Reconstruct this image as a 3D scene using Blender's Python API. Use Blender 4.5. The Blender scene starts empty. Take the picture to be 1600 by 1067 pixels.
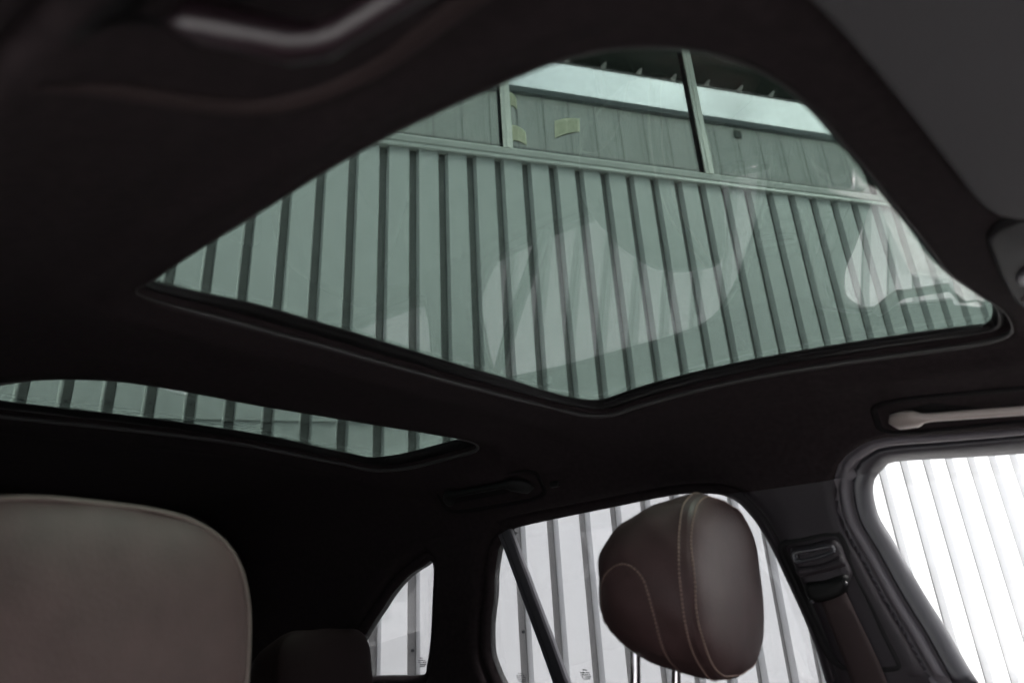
import bpy, bmesh, math, random
import numpy as np
from mathutils import Vector, Matrix
from mathutils.geometry import delaunay_2d_cdt
from mathutils.bvhtree import BVHTree
random.seed(7)
R = math.radians
SC = bpy.context.scene
COL = SC.collection
# ------------------------------------------------------------------ camera, world, sun, exposure
Z0 = 1.35                                   # height of the lens above the ground
cam_d = bpy.data.cameras.new('camera'); cam = bpy.data.objects.new('camera', cam_d); COL.objects.link(cam)
SC.camera = cam
RC = [[0.8306010726, -0.2537919570, -0.4956727758], [0.5542924103, 0.2912863662, 0.7796872300], [-0.0534956263, -0.9223567073, 0.3826177238]]
M = Matrix([[RC[i][0], -RC[i][1], -RC[i][2]] for i in range(3)]).to_4x4()
M.translation = (0, 0, Z0)
cam.matrix_world = M
cam_d.sensor_width = 36; cam_d.lens = 1080.0 / 1600 * 36
cam_d.clip_start = 0.01; cam_d.clip_end = 500
cam_d.dof.use_dof = True; cam_d.dof.focus_distance = 2.2; cam_d.dof.aperture_fstop = 3.5

FAC = R(48.75)                              # direction along the clad facade
FN = Vector((-math.sin(FAC), math.cos(FAC), 0))
world = bpy.data.worlds.new('World'); SC.world = world; world.use_nodes = True
wn = world.node_tree; wn.nodes.clear()
sky = wn.nodes.new('ShaderNodeTexSky'); sky.sky_type = 'NISHITA'; sky.sun_disc = False
SUN_EL, SUN_AZ = R(52), R(34)
sky.sun_elevation = SUN_EL; sky.sun_rotation = math.pi / 2 - SUN_AZ
sky.air_density = 1.0; sky.dust_density = 3.0; sky.ozone_density = 1.0
hs = wn.nodes.new('ShaderNodeHueSaturation'); hs.inputs['Saturation'].default_value = .22
bg = wn.nodes.new('ShaderNodeBackground'); bg.inputs['Strength'].default_value = 0.15
wo = wn.nodes.new('ShaderNodeOutputWorld')
# soft cloud cover
tc = wn.nodes.new('ShaderNodeTexCoord'); nz = wn.nodes.new('ShaderNodeTexNoise'); nz.inputs['Scale'].default_value = 5; nz.inputs['Detail'].default_value = 4
mr = wn.nodes.new('ShaderNodeMapRange'); mr.inputs['From Min'].default_value = .35; mr.inputs['From Max'].default_value = .65
mr.inputs['To Min'].default_value = .5; mr.inputs['To Max'].default_value = 1.05
mx = wn.nodes.new('ShaderNodeVectorMath'); mx.operation = 'SCALE'
wn.links.new(tc.outputs['Generated'], nz.inputs['Vector']); wn.links.new(nz.outputs['Fac'], mr.inputs['Value'])
wn.links.new(sky.outputs[0], hs.inputs['Color']); wn.links.new(hs.outputs[0], mx.inputs[0]); wn.links.new(mr.outputs[0], mx.inputs['Scale'])
wn.links.new(mx.outputs[0], bg.inputs['Color']); wn.links.new(bg.outputs[0], wo.inputs['Surface'])
sd = bpy.data.lights.new('sun', 'SUN'); sun = bpy.data.objects.new('sun', sd); COL.objects.link(sun)
sd.energy = 1.5; sd.angle = R(25); sd.color = (1, .97, .94)
sdir = Vector((math.cos(SUN_EL) * math.cos(SUN_AZ), math.cos(SUN_EL) * math.sin(SUN_AZ), math.sin(SUN_EL)))
sun.rotation_euler = sdir.to_track_quat('Z', 'Y').to_euler(); sun.location = (0, 0, 30)
SC.view_settings.view_transform = 'Standard'; SC.view_settings.look = 'None'; SC.view_settings.gamma = 1
SC.view_settings.use_curve_mapping = False; SC.view_settings.exposure = 3.3
SC.render.engine = 'CYCLES'
try:
    SC.cycles.max_bounces = 12; SC.cycles.transparent_max_bounces = 16; SC.cycles.glossy_bounces = 5; SC.cycles.diffuse_bounces = 5
except Exception: pass

# ------------------------------------------------------------------ materials
def mat(name, col, rough=.6, metal=0., bump=0., bscale=200., var=0., vscale=8., spec=.5, sheen=0., coat=0., col2=None, streak=None):
    m = bpy.data.materials.new(name); m.use_nodes = True; nt = m.node_tree; p = nt.nodes['Principled BSDF']
    p.inputs['Base Color'].default_value = (*col, 1); p.inputs['Roughness'].default_value = rough
    p.inputs['Metallic'].default_value = metal; p.inputs['Specular IOR Level'].default_value = spec
    if sheen: p.inputs['Sheen Weight'].default_value = sheen
    if coat: p.inputs['Coat Weight'].default_value = coat
    co = nt.nodes.new('ShaderNodeTexCoord')
    if var:
        mp = nt.nodes.new('ShaderNodeMapping'); mp.inputs['Scale'].default_value = streak or (1, 1, 1)
        n = nt.nodes.new('ShaderNodeTexNoise'); n.inputs['Scale'].default_value = vscale; n.inputs['Detail'].default_value = 5
        r = nt.nodes.new('ShaderNodeValToRGB'); r.color_ramp.elements[0].position = .3; r.color_ramp.elements[1].position = .7
        a = [c * (1 - var) for c in col]; b = [min(1, c * (1 + var)) for c in (col2 or col)]
        r.color_ramp.elements[0].color = (*a, 1); r.color_ramp.elements[1].color = (*b, 1)
        nt.links.new(co.outputs['Object'], mp.inputs[0]); nt.links.new(mp.outputs[0], n.inputs['Vector'])
        nt.links.new(n.outputs['Fac'], r.inputs[0]); nt.links.new(r.outputs[0], p.inputs['Base Color'])
    if bump:
        n2 = nt.nodes.new('ShaderNodeTexNoise'); n2.inputs['Scale'].default_value = bscale; n2.inputs['Detail'].default_value = 3
        bp = nt.nodes.new('ShaderNodeBump'); bp.inputs['Strength'].default_value = bump; bp.inputs['Distance'].default_value = .001
        nt.links.new(co.outputs['Object'], n2.inputs['Vector']); nt.links.new(n2.outputs['Fac'], bp.inputs['Height']); nt.links.new(bp.outputs[0], p.inputs['Normal'])
    return m
def glass(name, tint, base=0., gl=(1, 1, 1)):
    m = bpy.data.materials.new(name); m.use_nodes = True; nt = m.node_tree; nt.nodes.clear()
    o = nt.nodes.new('ShaderNodeOutputMaterial'); mix = nt.nodes.new('ShaderNodeMixShader')
    tr = nt.nodes.new('ShaderNodeBsdfTransparent'); tr.inputs[0].default_value = (*[math.sqrt(c) for c in tint], 1)
    g = nt.nodes.new('ShaderNodeBsdfGlossy'); g.inputs['Roughness'].default_value = 0.003; g.inputs['Color'].default_value = (*gl, 1)
    geo = nt.nodes.new('ShaderNodeNewGeometry'); ma = nt.nodes.new('ShaderNodeMath'); ma.operation = 'MULTIPLY_ADD'
    ma.inputs[1].default_value = -(1.52 - 1 / 1.52); ma.inputs[2].default_value = 1.52
    fr = nt.nodes.new('ShaderNodeFresnel')
    nt.links.new(geo.outputs['Backfacing'], ma.inputs[0]); nt.links.new(ma.outputs[0], fr.inputs['IOR'])
    f = fr.outputs[0]
    if base:
        ad = nt.nodes.new('ShaderNodeMath'); ad.operation = 'ADD'; ad.use_clamp = True; ad.inputs[1].default_value = base
        nt.links.new(f, ad.inputs[0]); f = ad.outputs[0]
    nt.links.new(f, mix.inputs[0]); nt.links.new(tr.outputs[0], mix.inputs[1]); nt.links.new(g.outputs[0], mix.inputs[2])
    nt.links.new(mix.outputs[0], o.inputs[0]); return m
MT = dict(
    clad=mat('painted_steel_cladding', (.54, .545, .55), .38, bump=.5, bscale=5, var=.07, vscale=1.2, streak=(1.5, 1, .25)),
    groove=mat('shade_toned_groove', (.195, .192, .189), .5, var=.10, vscale=3, streak=(1, 1, .3)),  # groove floors darker than the pans: recess shade put into the colour
    alu=mat('anodised_aluminium', (.84, .82, .78), .45, metal=0., var=.06, vscale=4),
    flash=mat('grey_flashing', (.50, .50, .49), .4, metal=.1, var=.08, vscale=3),
    gutter=mat('dark_gutter', (.16, .18, .18), .5, var=.15, vscale=3),
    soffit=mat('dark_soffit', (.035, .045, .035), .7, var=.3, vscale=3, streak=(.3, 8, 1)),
    opp=mat('weathered_panel', (.76, .77, .71), .6, var=.05, vscale=.8, streak=(1, 1, .5)),
    seam=mat('dark_panel_joint', (.15, .16, .145), .8),
    room=mat('dark_room', (.05, .055, .05), .9),
    asphalt=mat('pale_concrete', (.38, .375, .37), .9, bump=.5, bscale=60, var=.3, vscale=3),
    screw=mat('screw_head', (.05, .05, .055), .4, metal=.7),
    sticker=mat('yellowed_label', (.78, .76, .58), .7, var=.08, vscale=30),
    ink=mat('faded_ink', (.25, .25, .18), .8),
    recess=mat('recess_plastic', (.004, .0035, .0038), .9, spec=.1),
    head=mat('headliner_fabric', (.0138, .0102, .0110), .95, bump=.8, bscale=700, var=.25, vscale=90, spec=.08),
    trim=mat('pillar_trim_plastic', (.0145, .0108, .0138), .62, bump=.35, bscale=700, spec=.3),
    frame=mat('door_frame_plastic', (.026, .025, .030), .38, bump=.2, bscale=500),
    seal=mat('rubber_seal', (.085, .076, .086), .6, bump=.2, bscale=600),
    gloss=mat('black_rubber', (.003, .003, .0032), .55, spec=.2),
    body=mat('car_paint', (.02, .021, .024), .25, coat=.6),
    leather=mat('brown_leather', (.036, .0208, .0205), .50, bump=.7, bscale=420, var=.12, vscale=30, spec=.13),
    dark_leather=mat('black_brown_leather', (.010, .0055, .0055), .7, bump=.3, bscale=400, spec=.06),
    piping=mat('tan_piping', (.055, .034, .030), .7),
    thread=mat('tan_thread', (.15, .098, .078), .8),
    chrome=mat('chrome', (.85, .82, .84), .06, metal=1.),
    handle=mat('grip_plastic', (.26, .22, .205), .5),
    near_handle=mat('grip_plastic_dark', (.012, .007, .009), .30),
    dark_handle=mat('black_grip_plastic', (.004, .004, .004), .6, spec=.15),
    visor=mat('visor_cloth', (.023, .0215, .0235), .9, bump=.4, bscale=700),
    belt=mat('belt_webbing', (.028, .019, .019), .85, spec=.2, bump=.8, bscale=1200),
    bead=mat('bead_highlight', (.027, .026, .026), .55, spec=.3),
    surround=mat('moulded_surround', (.017, .0105, .0105), .8, spec=.2),
    plate=mat('smooth_black_plastic', (.005, .0045, .005), .6, spec=.15),
    lens=mat('lamp_lens', (.10, .08, .085), .15),
    amber=mat('glint_amber', (.5, .10, .03), .3),
    carpet=mat('carpet', (.02, .02, .02), 1.),
    mark=mat('etched_mark', (.04, .04, .045), .7),
    roofglass=glass('green_tinted_roof_glass', (.118, .158, .137)),
    sideglass=glass('grey_privacy_glass', (.375, .378, .388)),
    clear=glass('clear_side_glass', (.95, .95, .95)),
    pane=glass('mirror_coated_pane', (.30, .34, .32), base=.44, gl=(1, .96, 1)),
)
# ------------------------------------------------------------------ helpers
def tag(o, label=None, cat=None, group=None, kind=None):
    for k, v in (('label', label), ('category', cat), ('group', group), ('kind', kind)):
        if v: o[k] = v
    return o
def empty(name, loc=(0, 0, 0), rz=0., **k):
    o = bpy.data.objects.new(name, None); COL.objects.link(o); o.location = loc; o.rotation_euler = (0, 0, rz); o.empty_display_size = .1
    return tag(o, **k)
def obj(name, verts, faces, m, parent=None, smooth=False, label=None, mats=None, mi=None):
    me = bpy.data.meshes.new(name); me.from_pydata([tuple(v) for v in verts], [], faces); me.update()
    for mm in (mats or [m]): me.materials.append(mm)
    if smooth: me.polygons.foreach_set('use_smooth', [True] * len(me.polygons))
    if mi: me.polygons.foreach_set('material_index', mi)
    o = bpy.data.objects.new(name, me); COL.objects.link(o)
    if parent: o.parent = parent
    if label: o['label'] = label
    return o
def boxes(name, lst, m, parent=None, bev=0., label=None, seg=2):
    vs, fs = [], []
    for (x0, x1, y0, y1, z0, z1) in lst:
        b = len(vs); vs += [(x, y, z) for x in (x0, x1) for y in (y0, y1) for z in (z0, z1)]
        fs += [tuple(b + i for i in f) for f in ((0, 1, 3, 2), (4, 6, 7, 5), (0, 4, 5, 1), (2, 3, 7, 6), (0, 2, 6, 4), (1, 5, 7, 3))]
    o = obj(name, vs, fs, m, parent, label=label)
    if bev:
        md = o.modifiers.new('bevel', 'BEVEL'); md.width = bev; md.segments = seg; md.limit_method = 'ANGLE'
        o.data.polygons.foreach_set('use_smooth', [True] * len(o.data.polygons))
    return o
def catmull(P, n=8, closed=False):
    P = [Vector(p) for p in P]; N = len(P); out = []
    rng = range(N) if closed else range(N - 1)
    for i in rng:
        g = (lambda k: P[k % N]) if closed else (lambda k: P[min(max(k, 0), N - 1)])
        p0, p1, p2, p3 = g(i - 1), g(i), g(i + 1), g(i + 2)
        for j in range(n):
            t = j / n
            out.append(.5 * (2 * p1 + (p2 - p0) * t + (2 * p0 - 5 * p1 + 4 * p2 - p3) * t * t + (3 * p1 - p0 - 3 * p2 + p3) * t ** 3))
    if not closed: out.append(P[-1])
    return out
def sweep(path, sect, up=(0, 0, 1), closed=False, scales=None):
    """sect: list of (a,b) in the frame (side, normal); returns verts, faces."""
    vs, fs = [], []; n = len(sect); N = len(path)
    path = [Vector(p) for p in path]
    for i, p in enumerate(path):
        if closed: t = path[(i + 1) % N] - path[i - 1]
        else: t = path[min(i + 1, N - 1)] - path[max(i - 1, 0)]
        t.normalize(); u = Vector(up[i]) if isinstance(up, list) else Vector(up)
        s = t.cross(u).normalized(); w = s.cross(t).normalized(); k = scales[i] if scales else 1
        kk = k if isinstance(k, tuple) else (k, k)
        for (a, b) in sect: vs.append(p + s * a * kk[0] + w * b * kk[1])
    for i in range(N if closed else N - 1):
        for j in range(n):
            a, b = i * n + j, i * n + (j + 1) % n; c, d = ((i + 1) % N) * n + (j + 1) % n, ((i + 1) % N) * n + j
            fs.append((a, b, c, d))
    if not closed: fs += [tuple(range(n))[::-1], tuple((N - 1) * n + j for j in range(n))]
    return vs, fs
def circ(r, n=10, ry=None): return [(r * math.cos(2 * math.pi * i / n), (ry or r) * math.sin(2 * math.pi * i / n)) for i in range(n)]
def tube(name, path, r, m, parent=None, closed=False, n=10, up=(0, 0, 1), scales=None, ry=None, label=None):
    vs, fs = sweep(path, circ(r, n, ry), up, closed, scales); return obj(name, vs, fs, m, parent, True, label)

# ------------------------------------------------------------------ structure: ground
gx = obj('ground', [(-60, -60, 0), (60, -60, 0), (60, 60, 0), (-60, 60, 0)], [(0, 1, 2, 3)], MT['asphalt']); tag(gx, kind='structure')

# ------------------------------------------------------------------ clad warehouse
D = 2.9; P = .05172 * D; T0 = .0385 * D; QS = D / 5
wh = empty('warehouse', (FN.x * D, FN.y * D, 0), FAC, label='grey ribbed metal warehouse with a strip of mirrored windows over the cladding', cat='building')
SEAM = .290 * D + Z0; SILL0 = .791 * D + Z0; SILL1 = .8175 * D + Z0; K0, K1 = -34, 62
def cladding(name, z0, z1, yo, m1, m2):
    vs, fs, mi = [], [], []
    pr = []
    dep = .055 * QS
    for k in range(K0, K1):
        x = T0 + k * P                      # right edge of the groove = left edge of the pan
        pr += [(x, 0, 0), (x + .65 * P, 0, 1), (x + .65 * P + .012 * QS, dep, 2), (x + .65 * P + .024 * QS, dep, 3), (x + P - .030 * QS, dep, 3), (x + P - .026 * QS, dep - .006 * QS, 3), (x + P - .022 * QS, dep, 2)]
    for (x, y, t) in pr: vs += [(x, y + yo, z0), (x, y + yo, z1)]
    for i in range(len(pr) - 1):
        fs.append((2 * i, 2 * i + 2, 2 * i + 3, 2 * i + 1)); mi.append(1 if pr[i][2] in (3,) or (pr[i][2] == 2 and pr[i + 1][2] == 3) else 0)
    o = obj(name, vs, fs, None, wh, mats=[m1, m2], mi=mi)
    md = o.modifiers.new('thick', 'SOLIDIFY'); md.thickness = .0025; md.offset = -1 if yo else -1
    return o
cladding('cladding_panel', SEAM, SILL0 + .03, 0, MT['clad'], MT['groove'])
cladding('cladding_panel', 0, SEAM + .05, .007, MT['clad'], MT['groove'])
XA, XB = T0 + K0 * P, T0 + (K1 - 1) * P
# sill flashing: stepped profile extruded along the facade
sp = [(y * QS, SILL0 + z * QS) for y, z in ((.09, .02), (-.012, .02), (-.012, 0), (-.030, 0), (-.034, .012), (-.030, .045), (-.040, .055), (-.044, .105), (-.036, .113), (.02, .1325), (.09, .1325))]
vs = [(XA, y, z) for y, z in sp] + [(XB, y, z) for y, z in sp]; n = len(sp)
obj('window_sill', vs, [(i, (i + 1) % n, n + (i + 1) % n, n + i) for i in range(n)] + [tuple(range(n))[::-1], tuple(range(n, 2 * n))], MT['flash'], wh)
boxes('sill_bead', [(XA, XB, -.006 * QS, .016 * QS, SILL1 - .002, SILL1 + .014 * QS)], MT['alu'], wh)
WT = 1.30 * D + Z0
mull = [.3058 + .4185 * k for k in range(-5, 8)]
for mt in mull:
    x = mt * D
    m_ = boxes('mullion', [(x - .046 * QS, x - .012 * QS, -.022 * QS, .05 * QS, SILL1 + .001, WT), (x - .0119 * QS, x + .0119 * QS, -.030 * QS, .05 * QS, SILL1 + .001, WT), (x + .012 * QS, x + .046 * QS, -.022 * QS, .05 * QS, SILL1 + .001, WT)], MT['alu'], wh)
    boxes('mullion_gasket', [(x - .058 * QS, x - .0461 * QS, -.004 * QS, .05 * QS, SILL1 + .001, WT)], MT['gloss'], m_)
panes = []
for a, b in zip(mull[:-1], mull[1:]):
    x0, x1 = a * D + .04 * QS, b * D - .05 * QS
    dx = random.uniform(-.0007, .0007); dy = random.uniform(-.0007, .0007)
    panes.append(obj('window_pane', [(x0, .030 * QS + dx, SILL1), (x1, .030 * QS - dx, SILL1), (x1, .030 * QS - dx + dy, WT), (x0, .030 * QS + dx + dy, WT), (x0, .038 * QS + dx, SILL1), (x1, .038 * QS - dx, SILL1), (x1, .038 * QS - dx + dy, WT), (x0, .038 * QS + dx + dy, WT)],
        [(0, 1, 2, 3), (7, 6, 5, 4)], MT['pane'], wh))
boxes('rear_wall', [(XA, XB, 1.6, 1.7, 0, WT + .5)], MT['room'], wh)
for e0, e1 in ((XA - .2, XA - .001), (XB + .001, XB + .2)): boxes('end_wall', [(e0, e1, 0, 1.7, 0, WT + .5)], MT['clad'], wh)
# eave over the windows with a light edge trim and small clamps, seen mirrored in the panes
E0 = .30; ZE = 1.069 * (D + E0) + Z0
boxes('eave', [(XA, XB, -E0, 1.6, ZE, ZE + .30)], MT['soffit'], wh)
boxes('eave_trim', [(XA, XB, -E0 - .02, -E0 - .001, ZE - .012, ZE + .32)], MT['flash'], wh)
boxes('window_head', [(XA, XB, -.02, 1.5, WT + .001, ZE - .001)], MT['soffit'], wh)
first = None
for k in range(-12, 30):
    x = (.5278 + .0804 * k) * (D + E0)
    if first is None:
        first = obj('eave_clamp', [(a_ * QS, b_ * QS, c_ * QS) for a_, b_, c_ in ((-.035, 0, 0), (.035, 0, 0), (.012, .085, 0), (-.012, .085, 0), (-.035, 0, -.02), (.035, 0, -.02), (.012, .085, -.006), (-.012, .085, -.006))],
            [(0, 1, 2, 3), (7, 6, 5, 4), (0, 4, 5, 1), (1, 5, 6, 2), (2, 6, 7, 3), (3, 7, 4, 0)], MT['alu'], wh)
        c = first
    else:
        c = first.copy(); COL.objects.link(c)
    c.location = (x, -E0, ZE - .001)
# hex screws in the grooves
bm = bmesh.new(); bmesh.ops.create_cone(bm, cap_ends=True, segments=14, radius1=.0065, radius2=.006, depth=.004, matrix=Matrix.Rotation(R(90), 4, 'X'))
bmesh.ops.create_cone(bm, cap_ends=True, segments=6, radius1=.0042, radius2=.004, depth=.009, matrix=Matrix.Rotation(R(90), 4, 'X') @ Matrix.Translation((0, 0, .003)))
me = bpy.data.meshes.new('screw'); bm.to_mesh(me); bm.free(); me.materials.append(MT['screw'])
for k in range(-10, 26):
    o = bpy.data.objects.new('screw', me); COL.objects.link(o); o.parent = wh; o.location = (T0 + k * P - .050 * QS, .053 * QS, .3140 * D + Z0)
for (k, zz) in ((5, -.005), (2, -.02), (9, .02)):
    o = bpy.data.objects.new('screw', me); COL.objects.link(o); o.parent = wh; o.location = (T0 + k * P - .046 * QS, .053 * QS, zz * D + Z0)
# labels left on the panes
def sticker(name, q, pane, lab):
    """q: four (t, h) corners: lower left, lower right, upper right, upper left, in units of D."""
    c = [Vector((t * D * .9942, .024 * QS, h * D + Z0)) for t, h in q]; nn = 10; vs, fs, mi = [], [], []
    def pt(u, v):
        p = (c[0] * (1 - u) + c[1] * u) * (1 - v) + (c[3] * (1 - u) + c[2] * u) * v; p.z += .010 * math.sin(math.pi * u); p.y = .024 * QS - .003 * math.sin(math.pi * u); return p
    for i in range(nn + 1): vs += [pt(i / nn, 0), pt(i / nn, 1)]
    for i in range(nn): fs.append((2 * i, 2 * i + 2, 2 * i + 3, 2 * i + 1)); mi.append(0)
    def patch(u0, u1, v0, v1):
        b = len(vs)
        for (u, v) in ((u0, v0), (u1, v0), (u1, v1), (u0, v1)):
            p = pt(u, v); p.y -= .001; vs.append(p)
        fs.append((b, b + 1, b + 2, b + 3)); mi.append(1)
    for r_ in range(9):
        v = .08 + r_ * .095
        for cidx in range(2):
            u = .06 + cidx * .46; e = u + (.40 if cidx else .38)
            while u < e:
                w = random.uniform(.02, .06); patch(u, min(u + w, e), v, v + .035); u += w + random.uniform(.012, .03)
    return obj(name, vs, fs, None, pane, mats=[MT['sticker'], MT['ink']], mi=mi, label=lab)
pi_ = next(i for i, m_ in enumerate(mull) if abs(m_ - .3058) < .01)
sticker('paper_label', [(.4052, .8617), (.4584, .8855), (.4615, .9172), (.4086, .9036)], panes[pi_], 'small yellowed paper label tilted up on the mirrored pane')
sticker('paper_label', [(.3178, .8434), (.3473, .8362), (.3468, .8674), (.3199, .8795)], panes[pi_], 'yellowed paper label tucked against the pale mullion')
sticker('paper_label', [(.3185, .925), (.333, .918), (.333, .946), (.3185, .958)], panes[pi_], 'torn paper label high beside the pale mullion')

# ------------------------------------------------------------------ building opposite (seen mirrored in the panes)
DT = 12.0; YO = -(DT - D)
HB = .829 * DT
ob = empty('opposite_hall', (FN.x * D, FN.y * D, 0), FAC, label='pale panelled hall across the yard, mirrored in the warehouse windows', cat='building')
ZP = .966 * DT + Z0; x0, x1 = -22, 34
boxes('panel_wall', [(x0, x1, YO - .3, YO, HB + Z0, ZP - .16)], MT['opp'], ob)
boxes('lower_wall', [(x0, x1, YO - .3, YO - .03, 0, HB + Z0 - .001)], MT['clad'], ob)
boxes('parapet_gutter', [(x0, x1, YO - .4, YO + .12, ZP - .159, ZP)], MT['gutter'], ob)
js = []
k = -30
while k < 46:
    x = (.3833 + .0535 * k) * DT; js.append((x, x + .014, YO + .001, YO + .008, HB + Z0, ZP - .161)); js.append((x - .14, x - .134, YO + .001, YO + .006, HB + Z0, ZP - .161)); k += 1
j = boxes('panel_joint', js, MT['seam'], ob)
boxes('wall_vent', [(.8134 * DT - .09, .8134 * DT + .09, YO + .001, YO + .06, .933 * DT + Z0 - .10, .933 * DT + Z0 + .10)], MT['seam'], ob)

# ------------------------------------------------------------------ the car: section, holes
YC=.79
SEC=[(0,.4005),(.20,.4003),(.32,.3995),(.42,.3965),(.475,.386),(.525,.364),(.57,.332),(.605,.294),(.630,.256),(.644,.22),(.652,.15),(.660,.05),(.668,-.05),(.675,-.14),(.690,-.185),(.715,-.25),(.73,-.35),(.735,-.70),(.70,-.95)]
SL=[0]
for i in range(1,len(SEC)): SL.append(SL[-1]+math.dist(SEC[i],SEC[i-1]))
def sec(s):
    sg=1 if s>=0 else -1; a=min(abs(s),SL[-1]-1e-6)
    for i in range(1,len(SL)):
        if a<=SL[i]: break
    def P(k):
        if k<0: return (-SEC[1][0],SEC[1][1])
        return SEC[min(k,len(SEC)-1)]
    p0,p1,p2,p3=P(i-2),P(i-1),P(i),P(i+1); t=(a-SL[i-1])/(SL[i]-SL[i-1])
    def cr(a_,b,c,d_): return .5*((2*b)+(-a_+c)*t+(2*a_-5*b+4*c-d_)*t*t+(-a_+3*b-3*c+d_)*t**3)
    return sg*cr(p0[0],p1[0],p2[0],p3[0]), cr(p0[1],p1[1],p2[1],p3[1])
def ss(a,b,x):
    t=min(1,max(0,(x-a)/(b-a))); return t*t*(3-2*t)
def dz(x):
    v=0.
    if x>-.5: v=-.12*(min(x,0)+.5)**2
    if x>0: v-=.12*x
    if x<-1.4: v-=.10*(-1.4-x)**2
    return v
def shell(x, s, out=0.):
    y, z = sec(s); z0 = z; z += dz(x) * ss(.20, .36, z0)
    if out:
        y1, z1 = sec(s - .004); y2, z2 = sec(s + .004); ty, tz = y2 - y1, z2 - z1; L = math.hypot(ty, tz)
        y += -tz / L * out; z += ty / L * out
    if s < 0: y -= .065 * ss(.55, .68, -s)
    return Vector((x, YC + y, z + Z0))
BAKE={"hole1": [[-0.7916, -0.3933], [-0.778, -0.2816], [-0.7531, -0.1345], [-0.7121, 0.1081], [-0.6608, 0.3504], [-0.6229, 0.427], [-0.5849, 0.4518], [-0.4994, 0.4504], [-0.3055, 0.44], [-0.0453, 0.4334], [0.0679, 0.4122], [0.0937, 0.3813], [0.0787, 0.2861], [0.0545, 0.163], [0.0303, 0.0308], [0.0107, -0.0734], [-0.0069, -0.17], [-0.0195, -0.2326], [-0.031, -0.2886], [-0.0409, -0.3217], [-0.0528, -0.3459], [-0.0689, -0.3689], [-0.0902, -0.3897], [-0.117, -0.4097], [-0.1377, -0.4207], [-0.1596, -0.4274], [-0.184, -0.4315], [-0.2146, -0.4328], [-0.2763, -0.4301], [-0.3525, -0.4254], [-0.4885, -0.4189], [-0.6606, -0.4076], [-0.7518, -0.3968]], "hole2": [[-1.2653, -0.3501], [-1.2324, -0.3458], [-1.2, -0.3333], [-1.1639, -0.3021], [-1.1096, -0.225], [-1.0843, -0.1261], [-1.0651, -0.0143], [-1.0326, 0.1055], [-0.9951, 0.2456], [-0.9589, 0.3729], [-0.9338, 0.4344], [-0.9145, 0.4857], [-1.016, 0.4956], [-1.1411, 0.5006], [-1.2, 0.4946], [-1.2447, 0.4832], [-1.278, 0.4572], [-1.3003, 0.3487], [-1.3054, 0.1652], [-1.3327, 0.0304], [-1.365, -0.083], [-1.4021, -0.1873], [-1.4429, -0.2755]], "fwin": [[0.0923, 0.7196], [-0.0005, 0.7137], [-0.1011, 0.7073], [-0.1249, 0.714], [-0.1438, 0.7252], [-0.1529, 0.7453], [-0.1557, 0.7729], [-0.1528, 0.7991], [-0.1377, 0.8467], [-0.1163, 0.9233], [-0.0969, 0.982], [-0.0724, 1.0657]], "rwin": [[-0.9632, 0.7335], [-0.9554, 0.7215], [-0.6909, 0.7116], [-0.5363, 0.7071], [-0.4667, 0.7119], [-0.428, 0.719], [-0.407, 0.7322], [-0.3896, 0.7558], [-0.3671, 0.7976], [-0.3425, 0.8836], [-0.3185, 0.9877], [-0.3108, 1.061], [-1.033, 1.058], [-1.0557, 1.0084], [-1.0588, 0.9841], [-1.0532, 0.9312], [-1.0368, 0.8676], [-1.0302, 0.8251], [-1.0174, 0.781], [-1.0024, 0.7543]], "qwin": [[-1.2218, 0.778], [-1.2596, 0.7835], [-1.3033, 0.7984], [-1.3652, 0.8385], [-1.4093, 0.8778], [-1.4589, 0.9234], [-1.5067, 0.9745], [-1.5395, 1.0126], [-1.5644, 1.0374], [-1.3984, 1.0394], [-1.2776, 1.038], [-1.2616, 1.0175], [-1.2448, 0.9598], [-1.2314, 0.8698]]}

def smooth_poly(P, step=.014, closed=True, n=8):
    c = catmull([(p[0], p[1], 0) for p in P], n, closed); out = []
    # resample at equal steps
    L = [0]
    for i in range(1, len(c) + (1 if closed else 0)): L.append(L[-1] + (c[i % len(c)] - c[i - 1]).length)
    N = max(8, int(L[-1] / step)); k = 0
    for i in range(N):
        d = L[-1] * i / N
        while L[k + 1] < d: k += 1
        t = (d - L[k]) / max(1e-9, L[k + 1] - L[k]); p = c[k] * (1 - t) + c[(k + 1) % len(c)] * t; out.append((p.x, p.y))
    return out
def area(P): return sum(P[i - 1][0] * P[i][1] - P[i][0] * P[i - 1][1] for i in range(len(P))) / 2
def offset(P, d):
    """move a closed loop outwards by d (negative: inwards)."""
    sg = 1 if area(P) > 0 else -1; out = []; N = len(P)
    for i in range(N):
        a, b = P[i - 2], P[(i + 2) % N]; tx, ty = b[0] - a[0], b[1] - a[1]; L = math.hypot(tx, ty)
        out.append((P[i][0] + ty / L * d * sg, P[i][1] - tx / L * d * sg))
    return out
fw = BAKE['fwin']
fwin = [(.62, .93), (.45, .80), (.30, .742), (.18, .726)] + fw + [(-.068, 1.075), (-.055, 1.085), (.3, 1.085), (.74, 1.085), (.80, 1.06)]
rwin = BAKE['rwin'][:-8] + [(-.312, 1.075), (-.33, 1.085), (-.6, 1.085), (-.98, 1.085), (-1.02, 1.075)] + BAKE['rwin'][-8:]
qwin = BAKE['qwin']
def soften(Q, n=4, it=2):
    for _ in range(it):
        N = len(Q); Q = [tuple(sum(Q[(i + k) % N][c] for k in range(-n, n + 1)) / (2 * n + 1) for c in (0, 1)) for i in range(N)]
    return Q
fix = {(0.0679, 0.4122): (.084, .424), (0.0937, 0.3813): (.106, .391), (0.0787, 0.2861): (.092, .295), (-0.6229, 0.427): (-.630, .436), (-0.5849, 0.4518): (-.578, .470), (-0.4994, 0.4504): (-.4994, .459)}
BAKE['hole1'] = [tuple(p) for p in BAKE['hole1']]
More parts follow.
